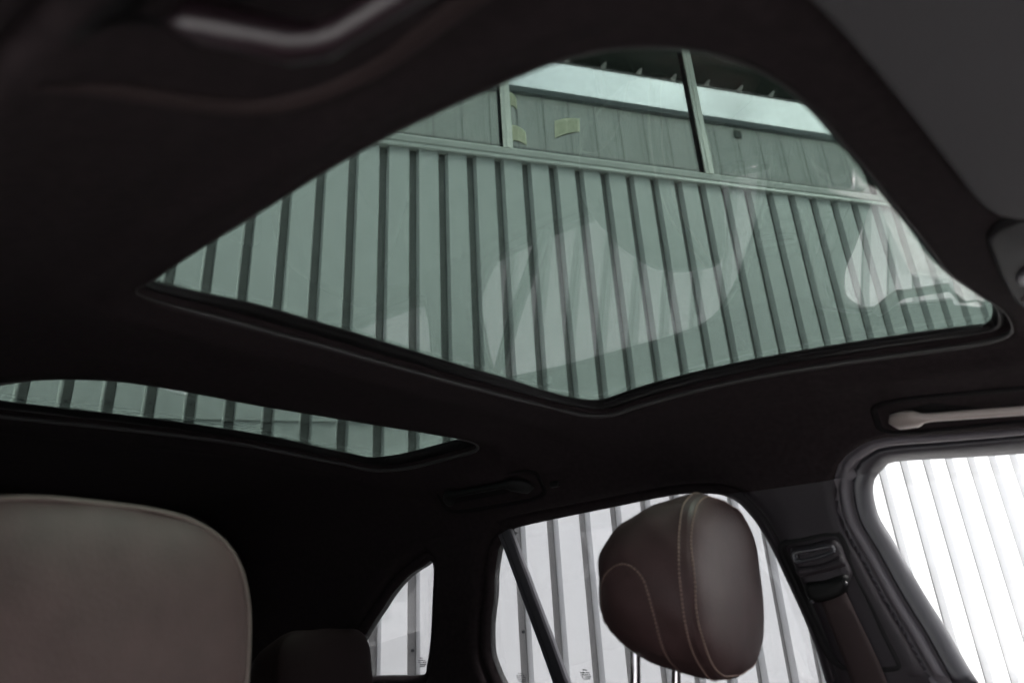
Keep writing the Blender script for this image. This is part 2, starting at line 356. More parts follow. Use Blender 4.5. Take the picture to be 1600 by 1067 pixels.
def trim1(p):
    x, s = p
    if s < -.28 and x > -.36: s += .010 * ss(-.36, -.2, x)
    if s < .25 and x > -.13: x -= .007 * (1 - ss(.15, .25, s))
    return (x, s)
h2 = BAKE['hole2']; BAKE['hole2'] = [(-1.39, -.372), (-1.31, -.382)] + [(h2[0][0] - .01, h2[0][1] - .014)] + h2[1:-1] + [(-1.437, -.31)]
hole1, hole2 = (soften(smooth_poly([(trim1 if k_ == 'hole1' else tuple)(fix.get(tuple(p), tuple(p))) for p in BAKE[k_]]), n_, 1) for k_, n_ in (('hole1', 1), ('hole2', 2)))
FW, RW, QW = smooth_poly(fwin, .012), smooth_poly(rwin, .012), smooth_poly(qwin, .012)
mir = lambda P: [(p[0], -p[1]) for p in P]
NDOOR = smooth_poly([(-.50, -.78), (-.48, -.73), (-.42, -.712), (0, -.712), (.25, -.722), (.45, -.80), (.62, -.93), (.80, -1.06), (.84, -1.3), (.82, -1.75), (.2, -1.80), (-.45, -1.80), (-.52, -1.7), (-.52, -1.2)], .02)
NRW, NQW = mir(RW), mir(QW)
shiftx = lambda P, d: [(p[0] + d, p[1]) for p in P]
NRW = shiftx(NRW, -.10); NQW = shiftx(NQW, -.06)
ROOFP = [(0, .0225), (.002, .0150), (.005, .0085), (.009, .0050), (.014, .0030), (.020, .0020), (.030, .0000), (.040, -.003), (.052, -.0065), (.066, -.007), (.082, -.0045), (.10, -.0015), (.12, 0)]
FRP = [(0, .046), (.002, .040), (.008, .031), (.017, .025), (.027, .022), (.031, .023), (.033, .034), (.036, .034), (.039, .020), (.044, .0155), (.050, .0155), (.054, .020), (.056, .030), (.059, .030), (.062, .012), (.066, .004), (.073, .000), (.080, -.001), (.09, 0)]
SDP = [(0, .034), (.002, .030), (.008, .022), (.016, .018), (.020, .019), (.022, .026), (.024, .024), (.027, .010), (.034, .004), (.045, 0)]
HOLES = [(hole1, ROOFP), (hole2, ROOFP), (FW, FRP), (RW, SDP), (QW, SDP), (NDOOR, SDP), (NRW, SDP), (NQW, SDP)]
SMX = SL[-1] - .001
# outer border of the unrolled cabin shell in (x, s)
XR = -1.95
border = [(XR, -SMX), (.95, -SMX), (.95, -1.15), (.62, -.86), (.34, -.70), (.24, -.60), (.22, -.4), (.235, 0), (.22, .4), (.24, .60), (.34, .70), (.62, .86), (.95, 1.15), (.95, SMX), (XR, SMX)]
bd = []
for i in range(len(border)):
    a, b = border[i - 1], border[i]; L = math.dist(a, b); nseg = max(1, int(L / .03))
    for k in range(nseg): bd.append((a[0] + (b[0] - a[0]) * k / nseg, a[1] + (b[1] - a[1]) * k / nseg))
def inpoly_np(PX, PY, poly):
    c = np.zeros(len(PX), bool); n = len(poly); j = n - 1
    for i in range(n):
        xi, yi = poly[i]; xj, yj = poly[j]
        if yi != yj:
            c ^= ((yi > PY) != (yj > PY)) & (PX < (xj - xi) * (PY - yi) / (yj - yi) + xi)
        j = i
    return c
def dist_np(PX, PY, poly):
    d = np.full(len(PX), 1e9); n = len(poly)
    for i in range(n):
        ax, ay = poly[i - 1]; bx, by = poly[i]; ex, ey = bx - ax, by - ay; L = ex * ex + ey * ey
        t = np.clip(((PX - ax) * ex + (PY - ay) * ey) / L, 0, 1); d = np.minimum(d, (PX - ax - t * ex) ** 2 + (PY - ay - t * ey) ** 2)
    return np.sqrt(d)
pts = list(bd); edges = [(i, (i + 1) % len(bd)) for i in range(len(bd))]
for (H, PR) in HOLES:
    b0 = len(pts); pts += H; n = len(H); edges += [(b0 + i, b0 + (i + 1) % n) for i in range(n)]
for sg_ in (1, -1):
    b0 = len(pts); row = [(-1.93 + .02 * i, .716 * sg_) for i in range(108)]; pts += row; edges += [(b0 + i, b0 + i + 1) for i in range(107)]
ring = []
for hi, (H, PR) in enumerate(HOLES):
    for (d, o) in PR[1:]:
        q = offset(H, d); X = np.array([p[0] for p in q]); Y = np.array([p[1] for p in q])
        ok = dist_np(X, Y, H) > d - .0006
        for hj, (G, _) in enumerate(HOLES):
            if hj != hi: ok &= ~inpoly_np(X, Y, G); ok &= dist_np(X, Y, G) > min(d, .04)
        ok &= inpoly_np(X, Y, bd); ok &= dist_np(X, Y, bd) > .006
        ring += [q[i] for i in range(len(q)) if ok[i]]
pts += ring
gxs = np.arange(XR + .02, .93, .028); gys = np.arange(-SMX + .02, SMX, .026)
GX, GY = [a.ravel() for a in np.meshgrid(gxs, gys)]
GX = GX + .004 * np.sin(GY * 91); ok = inpoly_np(GX, GY, bd) & (dist_np(GX, GY, bd) > .012)
for (H, PR) in HOLES: ok &= ~inpoly_np(GX, GY, H); ok &= dist_np(GX, GY, H) > PR[-1][0] + .010
pts += [(float(a), float(b)) for a, b in zip(GX[ok], GY[ok])]
vo, eo, fo, *_ = delaunay_2d_cdt([Vector(p) for p in pts], edges, [], 0, 1e-6)
VX = np.array([v.x for v in vo]); VY = np.array([v.y for v in vo])
CX = np.array([sum(VX[i] for i in f) / 3 for f in fo]); CY = np.array([sum(VY[i] for i in f) / 3 for f in fo])
keep = inpoly_np(CX, CY, bd)
for (H, PR) in HOLES: keep &= ~inpoly_np(CX, CY, H)
DIS = [dist_np(VX, VY, H) for H, _ in HOLES]
out = np.zeros(len(VX))
for d, (H, PR) in zip(DIS, HOLES):
    o = np.interp(d, [p[0] for p in PR], [p[1] for p in PR], right=0); out = np.where(np.abs(o) > np.abs(out), o, out)
INN = [shell(VX[i], VY[i], out[i]) for i in range(len(VX))]
OUT = [shell(VX[i], VY[i], .0325 if abs(VY[i]) < .52 else min(.055 if VY[i] > 0 else .045, .0325 + (abs(VY[i]) - .52) * .4)) for i in range(len(VX))]
DF = dist_np(CX, CY, FW)
car = empty('car', (-.4, YC, 0), label='dark car seen from its open passenger door, with glass panels in its roof', cat='car')
groups = {}
for k, f in enumerate(fo):
    if not keep[k]: continue
    x, s = CX[k], CY[k]
    if DF[k] < .0335: g = ('door_frame', 'frame', 1)
    elif DF[k] < .0605 and s > .5: g = ('door_seal', 'seal', 1)
    elif abs(s) < .716: g = ('headliner', 'head', 0)
    elif abs(s) > 1.12: g = ('side_panel', 'carpet' if abs(s) > 1.7 else 'trim', 1 if s > 0 else -1)
    elif x > .10: g = ('windscreen_pillar_trim', 'trim', 1 if s > 0 else -1)
    elif x > -.72: g = ('centre_pillar_trim', 'trim', 1 if s > 0 else -1)
    elif x > -1.23: g = ('rear_door_pillar_trim', 'head', 1 if s > 0 else -1)
    else: g = ('tail_pillar_trim', 'head', 1 if s > 0 else -1)
    groups.setdefault(g, []).append(f)
def part_from(fl, V, name, m, parent, flip=False):
    idx = {}; vs = []; fs = []
    for f in fl:
        q = []
        for i in f:
            if i not in idx: idx[i] = len(vs); vs.append(V[i] - parent_loc)
            q.append(idx[i])
        fs.append(tuple(q[::-1]) if flip else tuple(q))
    return obj(name, vs, fs, m, parent, True)
parent_loc = Vector(car.location)
def islands(fl):
    par = {}
    def find(a):
        while par.setdefault(a, a) != a: par[a] = par[par[a]]; a = par[a]
        return a
    for f in fl:
        for i in f[1:]: par[find(i)] = find(f[0])
    g = {}
    for f in fl: g.setdefault(find(f[0]), []).append(f)
    return list(g.values())
for (name, m, side), fl in groups.items():
    for isl in islands(fl): part_from(isl, INN, name, MT[m], car, True)
# outer skin with rims
allf = [f for k, f in enumerate(fo) if keep[k]]
cnt = {}
for f in allf:
    for i in range(3):
        e = (f[i], f[(i + 1) % 3]); cnt[e] = 1
rim = [(a, b) for (a, b) in cnt if (b, a) not in cnt]
N0 = len(INN); VV = INN + OUT
part_from(allf + [tuple(x) for x in []], OUT, 'body_shell', MT['body'], car)
part_from([(a, b, b + N0, a + N0) for a, b in rim], VV, 'opening_rim', MT['gloss'], car, True)
def L(p): return Vector(p) - parent_loc       # world to car space

# ---- panels of glass on the shell
def shell_panel(name, poly, o0, o1, m, label=None, grid=.05):
    n = len(poly); pp = list(poly); ed = [(i, (i + 1) % n) for i in range(n)]
    X = np.array([p[0] for p in poly]); Y = np.array([p[1] for p in poly])
    gx_, gy_ = [a.ravel() for a in np.meshgrid(np.arange(X.min(), X.max(), grid), np.arange(Y.min(), Y.max(), grid))]
    ok = inpoly_np(gx_, gy_, poly) & (dist_np(gx_, gy_, poly) > grid * .4)
    pp += [(float(a), float(b)) for a, b in zip(gx_[ok], gy_[ok])]
    v, e, f, *_ = delaunay_2d_cdt([Vector(p) for p in pp], ed, [], 1, 1e-6)
    a = [L(shell(q.x, q.y, o0)) for q in v]; b = [L(shell(q.x, q.y, o1)) for q in v]; N = len(a)
    f = [tuple(x) for x in f]
    c = {}
    for t in f:
        for i in range(3): c[(t[i], t[(i + 1) % 3])] = 1
    r = [(i, j) for (i, j) in c if (j, i) not in c]
    fs = [t[::-1] for t in f] + [tuple(i + N for i in t) for t in f] + [(i, j, j + N, i + N) for i, j in r]
    o = obj(name, a + b, fs, m, car, False, label); 
    o.data.polygons.foreach_set('use_smooth', [k < 2 * len(f) for k in range(len(fs))])
    return o
shell_panel('sunroof_glass', offset(hole1, .012), .0270, .0310, MT['roofglass'], 'large front roof glass, green tinted')
shell_panel('sunroof_glass', offset(hole2, .012), .0270, .0310, MT['roofglass'], 'narrow rear roof glass, green tinted')
g_fw = shell_panel('door_window', offset(FW, .004), .0470, .0510, MT['clear'], 'clear front door glass')
g_rw = shell_panel('door_window', offset(RW, .004), .0360, .0400, MT['sideglass'], 'grey tinted rear door glass')
g_qw = shell_panel('quarter_window', offset(QW, .004), .0360, .0400, MT['sideglass'])
shell_panel('door_window', offset(NRW, .004), .0360, .0400, MT['sideglass'], 'grey tinted rear door glass of the near side')
shell_panel('quarter_window', offset(NQW, .004), .0360, .0400, MT['sideglass'])
# black frames round the roof glass
def ring_part(name, poly, prof, m, label=None):
    n = len(poly); vs, fs = [], []; k = len(prof)
    loops = [offset(poly, d) for d, o in prof]
    for i in range(n):
        for j, (d, o) in enumerate(prof): vs.append(L(shell(loops[j][i][0], loops[j][i][1], o)))
    for i in range(n):
        for j in range(k - 1):
            a = i * k + j; b = ((i + 1) % n) * k + j; fs.append((a, a + 1, b + 1, b))
    return obj(name, vs, fs, m, car, True, label)
def frame_weight(x, y, first):
    if first: return .10 + .90 * max(ss(.37, .42, y), ss(.62, .69, -x) * ss(-.40, -.28, y))
    return .25 + .75 * max(ss(.40, .47, y), ss(1.16, 1.25, -x))
for H, fst in ((hole1, True), (hole2, False)):
    prof = [(d_ * (1.22 if d_ < 0 else 1), o_) for d_, o_ in [(.006, .0215), (-.003, .0200), (-.008, .0165), (-.013, .0150), (-.018, .0165), (-.0215, .0195), (-.0225, .0215), (-.026, .0225), (-.0275, .0245), (-.0275, .0262)]]
    n = len(H); k = len(prof); vs = []; base = offset(H, -.02)
    W_ = [frame_weight(p[0], p[1], fst) for p in H]
    W_ = [sum(W_[(i + t) % n] for t in range(-6, 7)) / 13 for i in range(n)]
    for i in range(n):
        w = W_[i]; dx, dy = (base[i][0] - H[i][0]) / .02, (base[i][1] - H[i][1]) / .02
        for d, o in prof:
            dd = -d * (w if d < 0 else 1); vs.append(L(shell(H[i][0] + dx * dd, H[i][1] + dy * dd, o)))
    fs = [(i * k + j, i * k + j + 1, ((i + 1) % n) * k + j + 1, ((i + 1) % n) * k + j) for i in range(n) for j in range(k - 1)]
    obj('sunroof_frame', vs, fs, MT['gloss'], car, True)
for H, f_ in ((hole1, True), (hole2, False)):
    q_ = offset(H, .0045); w_ = [.15 + .85 * frame_weight(p[0], p[1], f_) for p in H]
    tube('lip_highlight_bead', [L(shell(x, s, .0075)) for x, s in q_], .0040, MT['bead'], car, True, 10, scales=w_)  # bead added along the lip, its paler colour stands for the edge highlight
def along(P, a, b):
    """points of the loop P between the two points nearest to a and b (shorter way)."""
    ia = min(range(len(P)), key=lambda i: math.dist(P[i], a)); ib = min(range(len(P)), key=lambda i: math.dist(P[i], b)); n = len(P)
    f = [(ia + k) % n for k in range((ib - ia) % n + 1)]; r = [(ia - k) % n for k in range((ia - ib) % n + 1)]
    return [P[i] for i in (f if len(f) < len(r) else r)]
seg2 = along(offset(hole1, -.029), (-.57, .42), (.08, .40))
tube('sunroof_rail', [L(shell(x, s, .0200)) for x, s in seg2], .0022, MT['plate'], car, n=8)
seg3 = along(offset(hole2, -.029), (-.93, .46), (-1.20, .485))
tube('sunroof_rail', [L(shell(x, s, .0200)) for x, s in seg3], .0022, MT['plate'], car, n=8)

# ---- division bar of the rear door window
def bar(side):
    a, b = shell(-.981, .7270 * side, .026), shell(-.858, 1.088 * side, .026)
    if side < 0: a.x -= .1; b.x -= .1
    mid = [a.lerp(b, t) for t in [i / 10 for i in range(11)]]
    for i, t in enumerate([i / 10 for i in range(11)]):
        s = .7270 + (1.088 - .7270) * t; q = shell(mid[i].x, s * side, .026); mid[i].y = q.y; mid[i].z = q.z
    up = (0, -side, 0)
    w = .0185
    vs, fs = sweep([L(p) for p in mid], [(-w, -.008), (w, -.008), (w, .004), (w - .003, .008), (w * .35, .008), (w * .30, .004), (w * .22, .004), (w * .15, .010), (-w + .004, .009), (-w, .004)], up)
    o = obj('window_divider', vs, fs, MT['frame'], car, False)
    return o
bar(1); bar(-1)

# ---- bright strips along the foot of the windows
def strip(x0, x1, side, dx=0):
    tube('window_foot_trim', [L(shell(x0 + (x1 - x0) * i / 20 + dx, 1.083 * side, .030)) for i in range(21)], .0035, MT['chrome'], car, n=8)
for sd_, dx_ in ((1, 0), (-1, -.1)):
    strip(-1.02, -.885, sd_, dx_); strip(-.835, -.33, sd_, dx_)
strip(-.05, .76, 1)

# ---- maker's stamps etched in the glass corners
def stamp(x, s, o, parent):
    vs, fs = [], []
    def dash(u0, v0, u1, v1):
        b = len(vs)
        for (u, v, k) in ((u0, v0, 0), (u1, v0, 0), (u1, v1, 0), (u0, v1, 0), (u0, v0, .0006), (u1, v0, .0006), (u1, v1, .0006), (u0, v1, .0006)):
            p = shell(x + u, s - v, o - k); vs.append(L(p))
        fs.extend([(b, b + 1, b + 2, b + 3), (b + 7, b + 6, b + 5, b + 4)])
        fs.extend([(b + i, b + (i + 1) % 4, b + 4 + (i + 1) % 4, b + 4 + i) for i in range(4)])
    rows = [(.006, .000, .010), (.0, -.0052, .024), (.0, -.0095, .026), (.003, -.0138, .022), (.005, -.0178, .017)]
    for (u0, v0, w) in rows:
        u = u0
        while u < u0 + w:
            ln = random.uniform(.0012, .0028)
            dash(u, v0, u + ln, v0 + random.choice((.0008, .0016, .0022, .0028))); 
            if random.random() < .6: dash(u, v0, u + .0007, v0 + .003)
            u += ln + random.uniform(.0003, .0010)
    return obj('glass_stamp', vs, fs, MT['mark'], parent)
stamp(-1.292, 1.003, .0352, g_qw)
stamp(-.992, 1.040, .0352, g_rw)
stamp(-.822, 1.036, .0352, g_rw)

# ---- grab handles
def grab(x0, x1, side, m, out=-.030, s0=.575, label=None, foot=.022):
    """bar with a broad foot at each end; the recess plate behind it is a child."""
    def P(x, s, o): return L(shell(x, s * side, o))
    N = 26; path = []; sc = []
    for i in range(N + 1):
        t = i / N; x = x0 + (x1 - x0) * t
        e = min(t, 1 - t) * (x1 - x0)                  # distance from the end
        lift = -.012 + out * ss(0, .05, e)
        path.append(P(x, s0 - .012 * ss(0, .06, e) + foot * (1 - ss(0, .045, e)), lift))
        k = 1 - ss(.040, .058, e); r0 = math.sqrt(max(.02, min(1, e / .012))) if e < .012 else 1
        sc.append((r0 * (1.0 + .35 * k), r0 * (1.0 + 1.3 * k)))
    up = [(shell((x0 + x1) / 2, (s0 + .01) * side) - shell((x0 + x1) / 2, (s0 - .01) * side)).normalized()] * len(path)
    vs, fs = sweep(path, circ(.0075, 12, .0075), up, scales=sc)
    h = obj('grab_handle', vs, fs, m, car, True, label)
    # dark recess behind
    poly = []
    for i in range(40):
        a = 2 * math.pi * i / 40; cx, cy = math.cos(a), math.sin(a); f = (abs(cx) ** 5 + abs(cy) ** 5) ** (-1 / 5)
        poly.append(((x0 + x1) / 2 + ((x1 - x0) / 2 + .022) * cx * f, s0 + .018 + .044 * cy * f))
    n = len(poly); vs = []
    for (d, o) in ((.004, .0015), (0, -.0025), (-.005, -.0025), (-.010, .0005)):
        vs += [P(x, s, o) for x, s in offset(poly, d)]
    fs = [(j * n + i, j * n + (i + 1) % n, (j + 1) * n + (i + 1) % n, (j + 1) * n + i) for j in range(3) for i in range(n)] + [tuple(range(3 * n, 4 * n))]
    if side > 0: fs = [f[::-1] for f in fs]
    obj('handle_recess', vs, fs, MT['recess'], h, False)
    return h
grab(-.088, .19, 1, MT['handle'], label='warm grey grab handle above the front door window')
grab(-1.10, -.84, 1, MT['dark_handle'], out=-.018, s0=.60, label='black grab handle above the rear door window')
grab(-.248, .08, -1, MT['near_handle'], out=-.030, s0=.655, foot=.012, label='grab handle above the open passenger door, close to the lens')
# roof bulge under the near handle
arc = catmull([(-.335, -.68), (-.343, -.655), (-.343, -.63), (-.344, -.603), (-.334, -.575), (-.30, -.553), (-.257, -.545), (-.209, -.555), (-.158, -.566), (-.10, -.573), (0, -.58)], 6)
tube('handle_surround', [L(shell(p.x, p.y, -.002)) for p in arc], .008, MT['surround'], car, n=12, ry=.004, scales=[min(1, .08 + i / 14, .3 + (len(arc) - 1 - i) / 8) for i in range(len(arc))])
# small hook and amber dot standing in for an orange glint
o = boxes('coat_hook', [(-.012, .012, -.006, .006, -.010, .004)], MT['dark_handle'], car, .003); o.location = L(shell(-.785, .622, -.006))
bm = bmesh.new(); bmesh.ops.create_uvsphere(bm, u_segments=12, v_segments=8, radius=.0035); me = bpy.data.meshes.new('amber_glint'); bm.to_mesh(me); bm.free(); me.materials.append(MT['amber'])
o = bpy.data.objects.new('amber_glint', me); COL.objects.link(o); o.parent = car; o.location = L(shell(-.945, .604, -.006))

# ---- B pillar: belt height adjuster, belt, recess plate (far side)
def onpil(x, z, o):                              # point on the trim at height z above the lens
    lo, hi = .70, 1.2
    for _ in range(30):
        m_ = (lo + hi) / 2
        if sec(m_)[1] > z: lo = m_
        else: hi = m_
    return L(shell(x, lo, o))
def pil_poly(name, pts, prof, m, label=None, parent=None, n=6):
    P = smooth_poly(pts, .006, True, n); N = len(P); vs = []
    for d, o in prof: vs += [onpil(x, z, o) for x, z in offset(P, d)]
    k = len(prof); fs = [(j * N + i, j * N + (i + 1) % N, (j + 1) * N + (i + 1) % N, (j + 1) * N + i) for j in range(k - 1) for i in range(N)] + [tuple(range((k - 1) * N, k * N))]
    sg = area(P)
    if sg > 0: fs = [f[::-1] for f in fs]
    o_ = obj(name, vs, fs, m, parent or car, True, label)
    md = o_.modifiers.new('split', 'EDGE_SPLIT'); md.split_angle = R(35)
    return o_
pil_poly('belt_recess', [(-.331, .117), (-.285, .126), (-.240, .130), (-.222, .122), (-.2135, .065), (-.200, .010), (-.187, -.053), (-.178, -.091), (-.186, -.099), (-.225, -.100), (-.262, -.098), (-.288, -.0755), (-.3024, -.0274), (-.320, .054)],
         [(.006, .001), (.001, -.0015), (-.003, -.0010), (-.007, .004), (-.010, .0055)], MT['plate'])
belt = None
adj = pil_poly('belt_height_adjuster', [(-.313, .111), (-.278, .117), (-.238, .1215), (-.2245, .112), (-.2204, .085), (-.2160, .062), (-.2255, .044), (-.234, .029), (-.2585, .0225), (-.286, .022), (-.299, .033), (-.307, .061)],
         [(.001, .004), (-.001, -.014), (-.004, -.019), (-.009, -.0215), (-.018, -.0225)], MT['trim'], 'black sliding belt height adjuster')
pil_poly('adjuster_grip', [(-.306, .106), (-.270, .1105), (-.240, .1125), (-.232, .106), (-.236, .096), (-.262, .089), (-.304, .086)],
         [(.001, -.0205), (-.001, -.0265), (-.003, -.0280), (-.0055, -.0275), (-.008, -.0225), (-.011, -.0215)], MT['frame'], parent=adj, n=8)
pil_poly('adjuster_grip', [(-.3035, .078), (-.262, .081), (-.236, .089), (-.224, .093), (-.2205, .082), (-.222, .074), (-.26, .066), (-.302, .062)],
         [(.001, -.0205), (-.001, -.0255), (-.004, -.0285), (-.008, -.0295)], MT['trim'], parent=adj, n=8)
pil_poly('belt_guide', [(-.296, .050), (-.262, .053), (-.229, .060), (-.221, .054), (-.224, .042), (-.236, .027), (-.260, .018), (-.287, .017), (-.299, .028)],
         [(.001, -.0185), (-.002, -.0275), (-.006, -.0305), (-.012, -.0315)], MT['dark_handle'], parent=adj, n=8)
def strap():
    vs, fs = [], []; N = 16
    for i in range(N + 1):
        t = i / N; z = .030 - .62 * t
        xl = -.2790 + .0215 * min(1, t * 4.6) + .07 * max(0, t - .22); xr = -.2315 + .0305 * min(1, t * 4.6) + .07 * max(0, t - .22)
        for k in range(7):
            u = k / 6; p = onpil(xl + (xr - xl) * u, max(z, -.80), -.020 - .004 * math.sin(math.pi * u) + .006 * t); vs.append(p)
    for i in range(N):
        for k in range(6): a = i * 7 + k; fs.append((a, a + 1, a + 8, a + 7))
    o = obj('seat_belt', vs, fs, MT['belt'], car, True, 'dark woven belt hanging from the adjuster')
    md = o.modifiers.new('thick', 'SOLIDIFY'); md.thickness = .0014; md.offset = 0
strap()
for x, z in ((-.2265, .045), (-.2900, .018)):
    bm = bmesh.new(); bmesh.ops.create_uvsphere(bm, u_segments=12, v_segments=8, radius=.0035); me = bpy.data.meshes.new('guide_pin'); bm.to_mesh(me); bm.free(); me.materials.append(MT['frame'])
    o = bpy.data.objects.new('guide_pin', me); COL.objects.link(o); o.parent = adj; o.location = onpil(x, z, -.031)

# ---- headrests and seats
def headrest(name, ctr, hw, hh, depth, m, label, tilt=.0, yaw=0., bul=.035, ex=3.2, arch=True, pipe=False, stitch=True, posts=True, post_len=.16, sgn=1):
    """front face towards +x; sgn=+1: inboard flank faces -y."""
    root_m = Matrix.Translation(ctr) @ Matrix.Rotation(yaw, 4, 'Z') @ Matrix.Rotation(tilt, 4, 'Y')
    NT = 96
    def outline(t, r=1.):
        a = 2 * math.pi * t; c, s = math.cos(a), math.sin(a); e = ex; f = (abs(c) ** e + abs(s) ** e) ** (-1 / e)
        y = hw * c * f; z = hh * s * f
        y *= 1 - .03 * max(0, z / hh) ** 2 - .15 * max(0, -z / hh) ** 2
        return y * r, z * r
    def P(t, kind, v):
        y, z = outline(t)
        if kind == 'f':                        # v: radius 1 -> 0 on the front face
            x = .030 * math.sqrt(max(0, 1 - v ** 4)); return Vector((x + .006 * (1 - v), y * v, z * v))
        u = v                                  # 0 seam -> 1 rear
        k = (1 - u ** (3.2 if z < 0 else 2.3)) ** (.45 if z < 0 else .58); ky = (1 - u ** 4.5) ** .4
        if z > 0: zz = z * (1 - .10 * u) * k
        else: zz = z * (1 - .15 * u) * k
        bulge = 1 + bul * math.sin(math.pi * min(1, u * 1.2))
        return Vector((-depth * u, y * ky * bulge, zz + .018 * u * (1 if z < 0 else 0) * 0))
    rings = [('f', v) for v in (.12, .25, .4, .55, .68, .79, .87, .92, .955, .975, .988, .995)]
    vs = [Vector((.036, 0, 0))]; fs = []
    for (kd, v) in rings: vs += [P(i / NT, kd, v) for i in range(NT)]
    seam = [P(i / NT, 's', 0) * .992 + Vector((-.0012, 0, 0)) for i in range(NT)]
    vs += seam
    us = [.02, .04, .07, .11, .16, .22, .30, .38, .46, .54, .62, .70, .77, .83, .88, .92, .955, .98, .995]
    for u in us: vs += [P(i / NT, 's', u) for i in range(NT)]
    vs.append(Vector((-depth, 0, 0)))
    nr = len(rings) + 1 + len(us)
    for i in range(NT): fs.append((0, 1 + i, 1 + (i + 1) % NT))
    for r in range(nr - 1):
        for i in range(NT):
            a, b = 1 + r * NT + i, 1 + r * NT + (i + 1) % NT; fs.append((a, a + NT, b + NT, b))
    last = len(vs) - 1; b0 = 1 + (nr - 1) * NT
    for i in range(NT): fs.append((last, b0 + (i + 1) % NT, b0 + i))
    # soft puckers and unevenness
    for i, v in enumerate(vs):
        w = .0012 * math.sin(v.y * 60 + 1.3) * math.cos(v.z * 47) + .0008 * math.sin(v.x * 90 + v.z * 70); vs[i] = v * (1 + w / .12)
    W = [L(root_m @ v) for v in vs]
    h = obj(name, W, fs, m, car, True, label)
    tree = BVHTree.FromPolygons(W, fs)
    if stitch:
        sv, sf = [], []
        def dash_path(pl, closed=False, r=.0014, dl=.0050, gap=.0007):
            """little thread dashes lying on the leather along pl"""
            acc = 0; pts_ = []
            for i in range(1, len(pl)):
                seg_ = (pl[i] - pl[i - 1]).length; k = max(1, int(seg_ / .0008))
                for j in range(k): pts_.append((acc + seg_ * j / k, pl[i - 1].lerp(pl[i], j / k)))
                acc += seg_
            i = 0; pos = 0.
            while pos < acc - dl:
                q = [p for d_, p in pts_ if pos <= d_ <= pos + dl]
                if len(q) > 2:
                    q = [q[0], q[len(q) // 2], q[-1]]; nn_ = []
                    qq = []
                    for p in q:
                        loc, nor, ix, ds = tree.find_nearest(p)
                        if loc is None: continue
                        qq.append(loc + nor * (.0007)); nn_.append(tuple(nor))
                    if len(qq) == 3:
                        a_, b_ = sweep(qq, circ(r, 6, r * .75), nn_, scales=[.6, 1.1, .6]); o0 = len(sv); sv.extend(a_); sf.extend([tuple(o0 + t for t in f) for f in b_])
                pos += dl + gap
        def close(pl): return pl + [pl[0]]
        dash_path([L(root_m @ P(i / NT, 's', .026)) for i in list(range(NT)) + [0]])
        dash_path([L(root_m @ P(i / NT, 'f', .962)) for i in list(range(NT)) + [0]])
        obj('seam_stitching', list(sv), list(sf), MT['thread'], h, True); sv, sf = [], []
        if arch:
            A = catmull([(-.045, -.125), (-.046, -.085), (-.048, -.035), (-.056, .002), (-.078, .022), (-.105, .020), (-.128, .0), (-.142, -.035), (-.148, -.06)], 10)
            for dd in (0,):
                pl = []
                for p in A:
                    o_ = L(root_m @ Vector((p.x, -sgn * .4, p.y))); dv = (root_m.to_3x3() @ Vector((0, sgn, 0)))
                    loc, nor, ix, ds = tree.ray_cast(o_, dv)
                    if loc is not None: pl.append(loc)
                if len(pl) > 4:
                    dash_path(pl)
                    vs2, fs2 = sweep(pl, circ(.0022, 8, .0012), [tuple(tree.find_nearest(p)[1]) for p in pl]); obj('piping', vs2, fs2, m, h, True)
        if sv: obj('arch_stitching', sv, sf, MT['thread'], h, True)
    if pipe:
        tube('piping', [L(root_m @ (P(i / NT, 'f', .975) * 1.002)) for i in range(NT)], .0028, MT['piping'], h, True, 8)
    if posts:
        for yy in (-.098, .098):
            a = root_m @ Vector((-.120, yy, -hh + .07)); b = a + Vector((-.035, 0, -post_len - .04))
            mid = a.lerp(b, .45) + Vector((.004, 0, 0))
            p_ = tube('headrest_post', [L(q) for q in catmull([a, mid, b], 8)], .0082, MT['chrome'], h, n=16, up=(0, 1, 0))
    return h
headrest('headrest', Vector((-.374, 1.192, Z0 + .048)), .211, .138, .180, MT['leather'], 'brown leather driver headrest with tan seams on two chromed posts', tilt=.075, yaw=.05)
headrest('headrest', Vector((-.695, .345, Z0 - .016)), .180, .150, .15, MT['leather'], 'brown passenger headrest close to the lens, pushed back', bul=-.03, tilt=-.06, yaw=.03, arch=False, stitch=False, pipe=True)
for yy in (YC + .36, YC, YC - .36):
    headrest('rear_headrest', Vector((-1.235, yy - .015, Z0 - .108)), .150, .130, .12, MT['dark_leather'], None, tilt=-.10, yaw=.12, ex=5., arch=False, stitch=False, posts=False)
def slab(name, pts, y0, y1, m, bev=.03, label=None, bow=0.):
    """profile in (x, z) extruded across the car."""
    n = len(pts); st = 9; vs = []; fs = []
    for j in range(st):
        t = j / (st - 1); y = y0 + (y1 - y0) * t; k = 1 - .06 * abs(2 * t - 1) ** 3
        cx = sum(p[0] for p in pts) / n; cz = sum(p[1] for p in pts) / n
        vs += [L((cx + (p[0] - cx) * k, y, Z0 + cz + (p[1] - cz) * k)) for p in pts]
    for j in range(st - 1):
        for i in range(n): a, b = j * n + i, j * n + (i + 1) % n; fs.append((a, b, b + n, a + n))
    fs += [tuple(range(n))[::-1], tuple((st - 1) * n + i for i in range(n))]
    o = obj(name, vs, fs, m, car, True, label); md = o.modifiers.new('bevel', 'BEVEL'); md.width = bev; md.segments = 4; md.limit_method = 'ANGLE'; md.angle_limit = R(40)
    return o
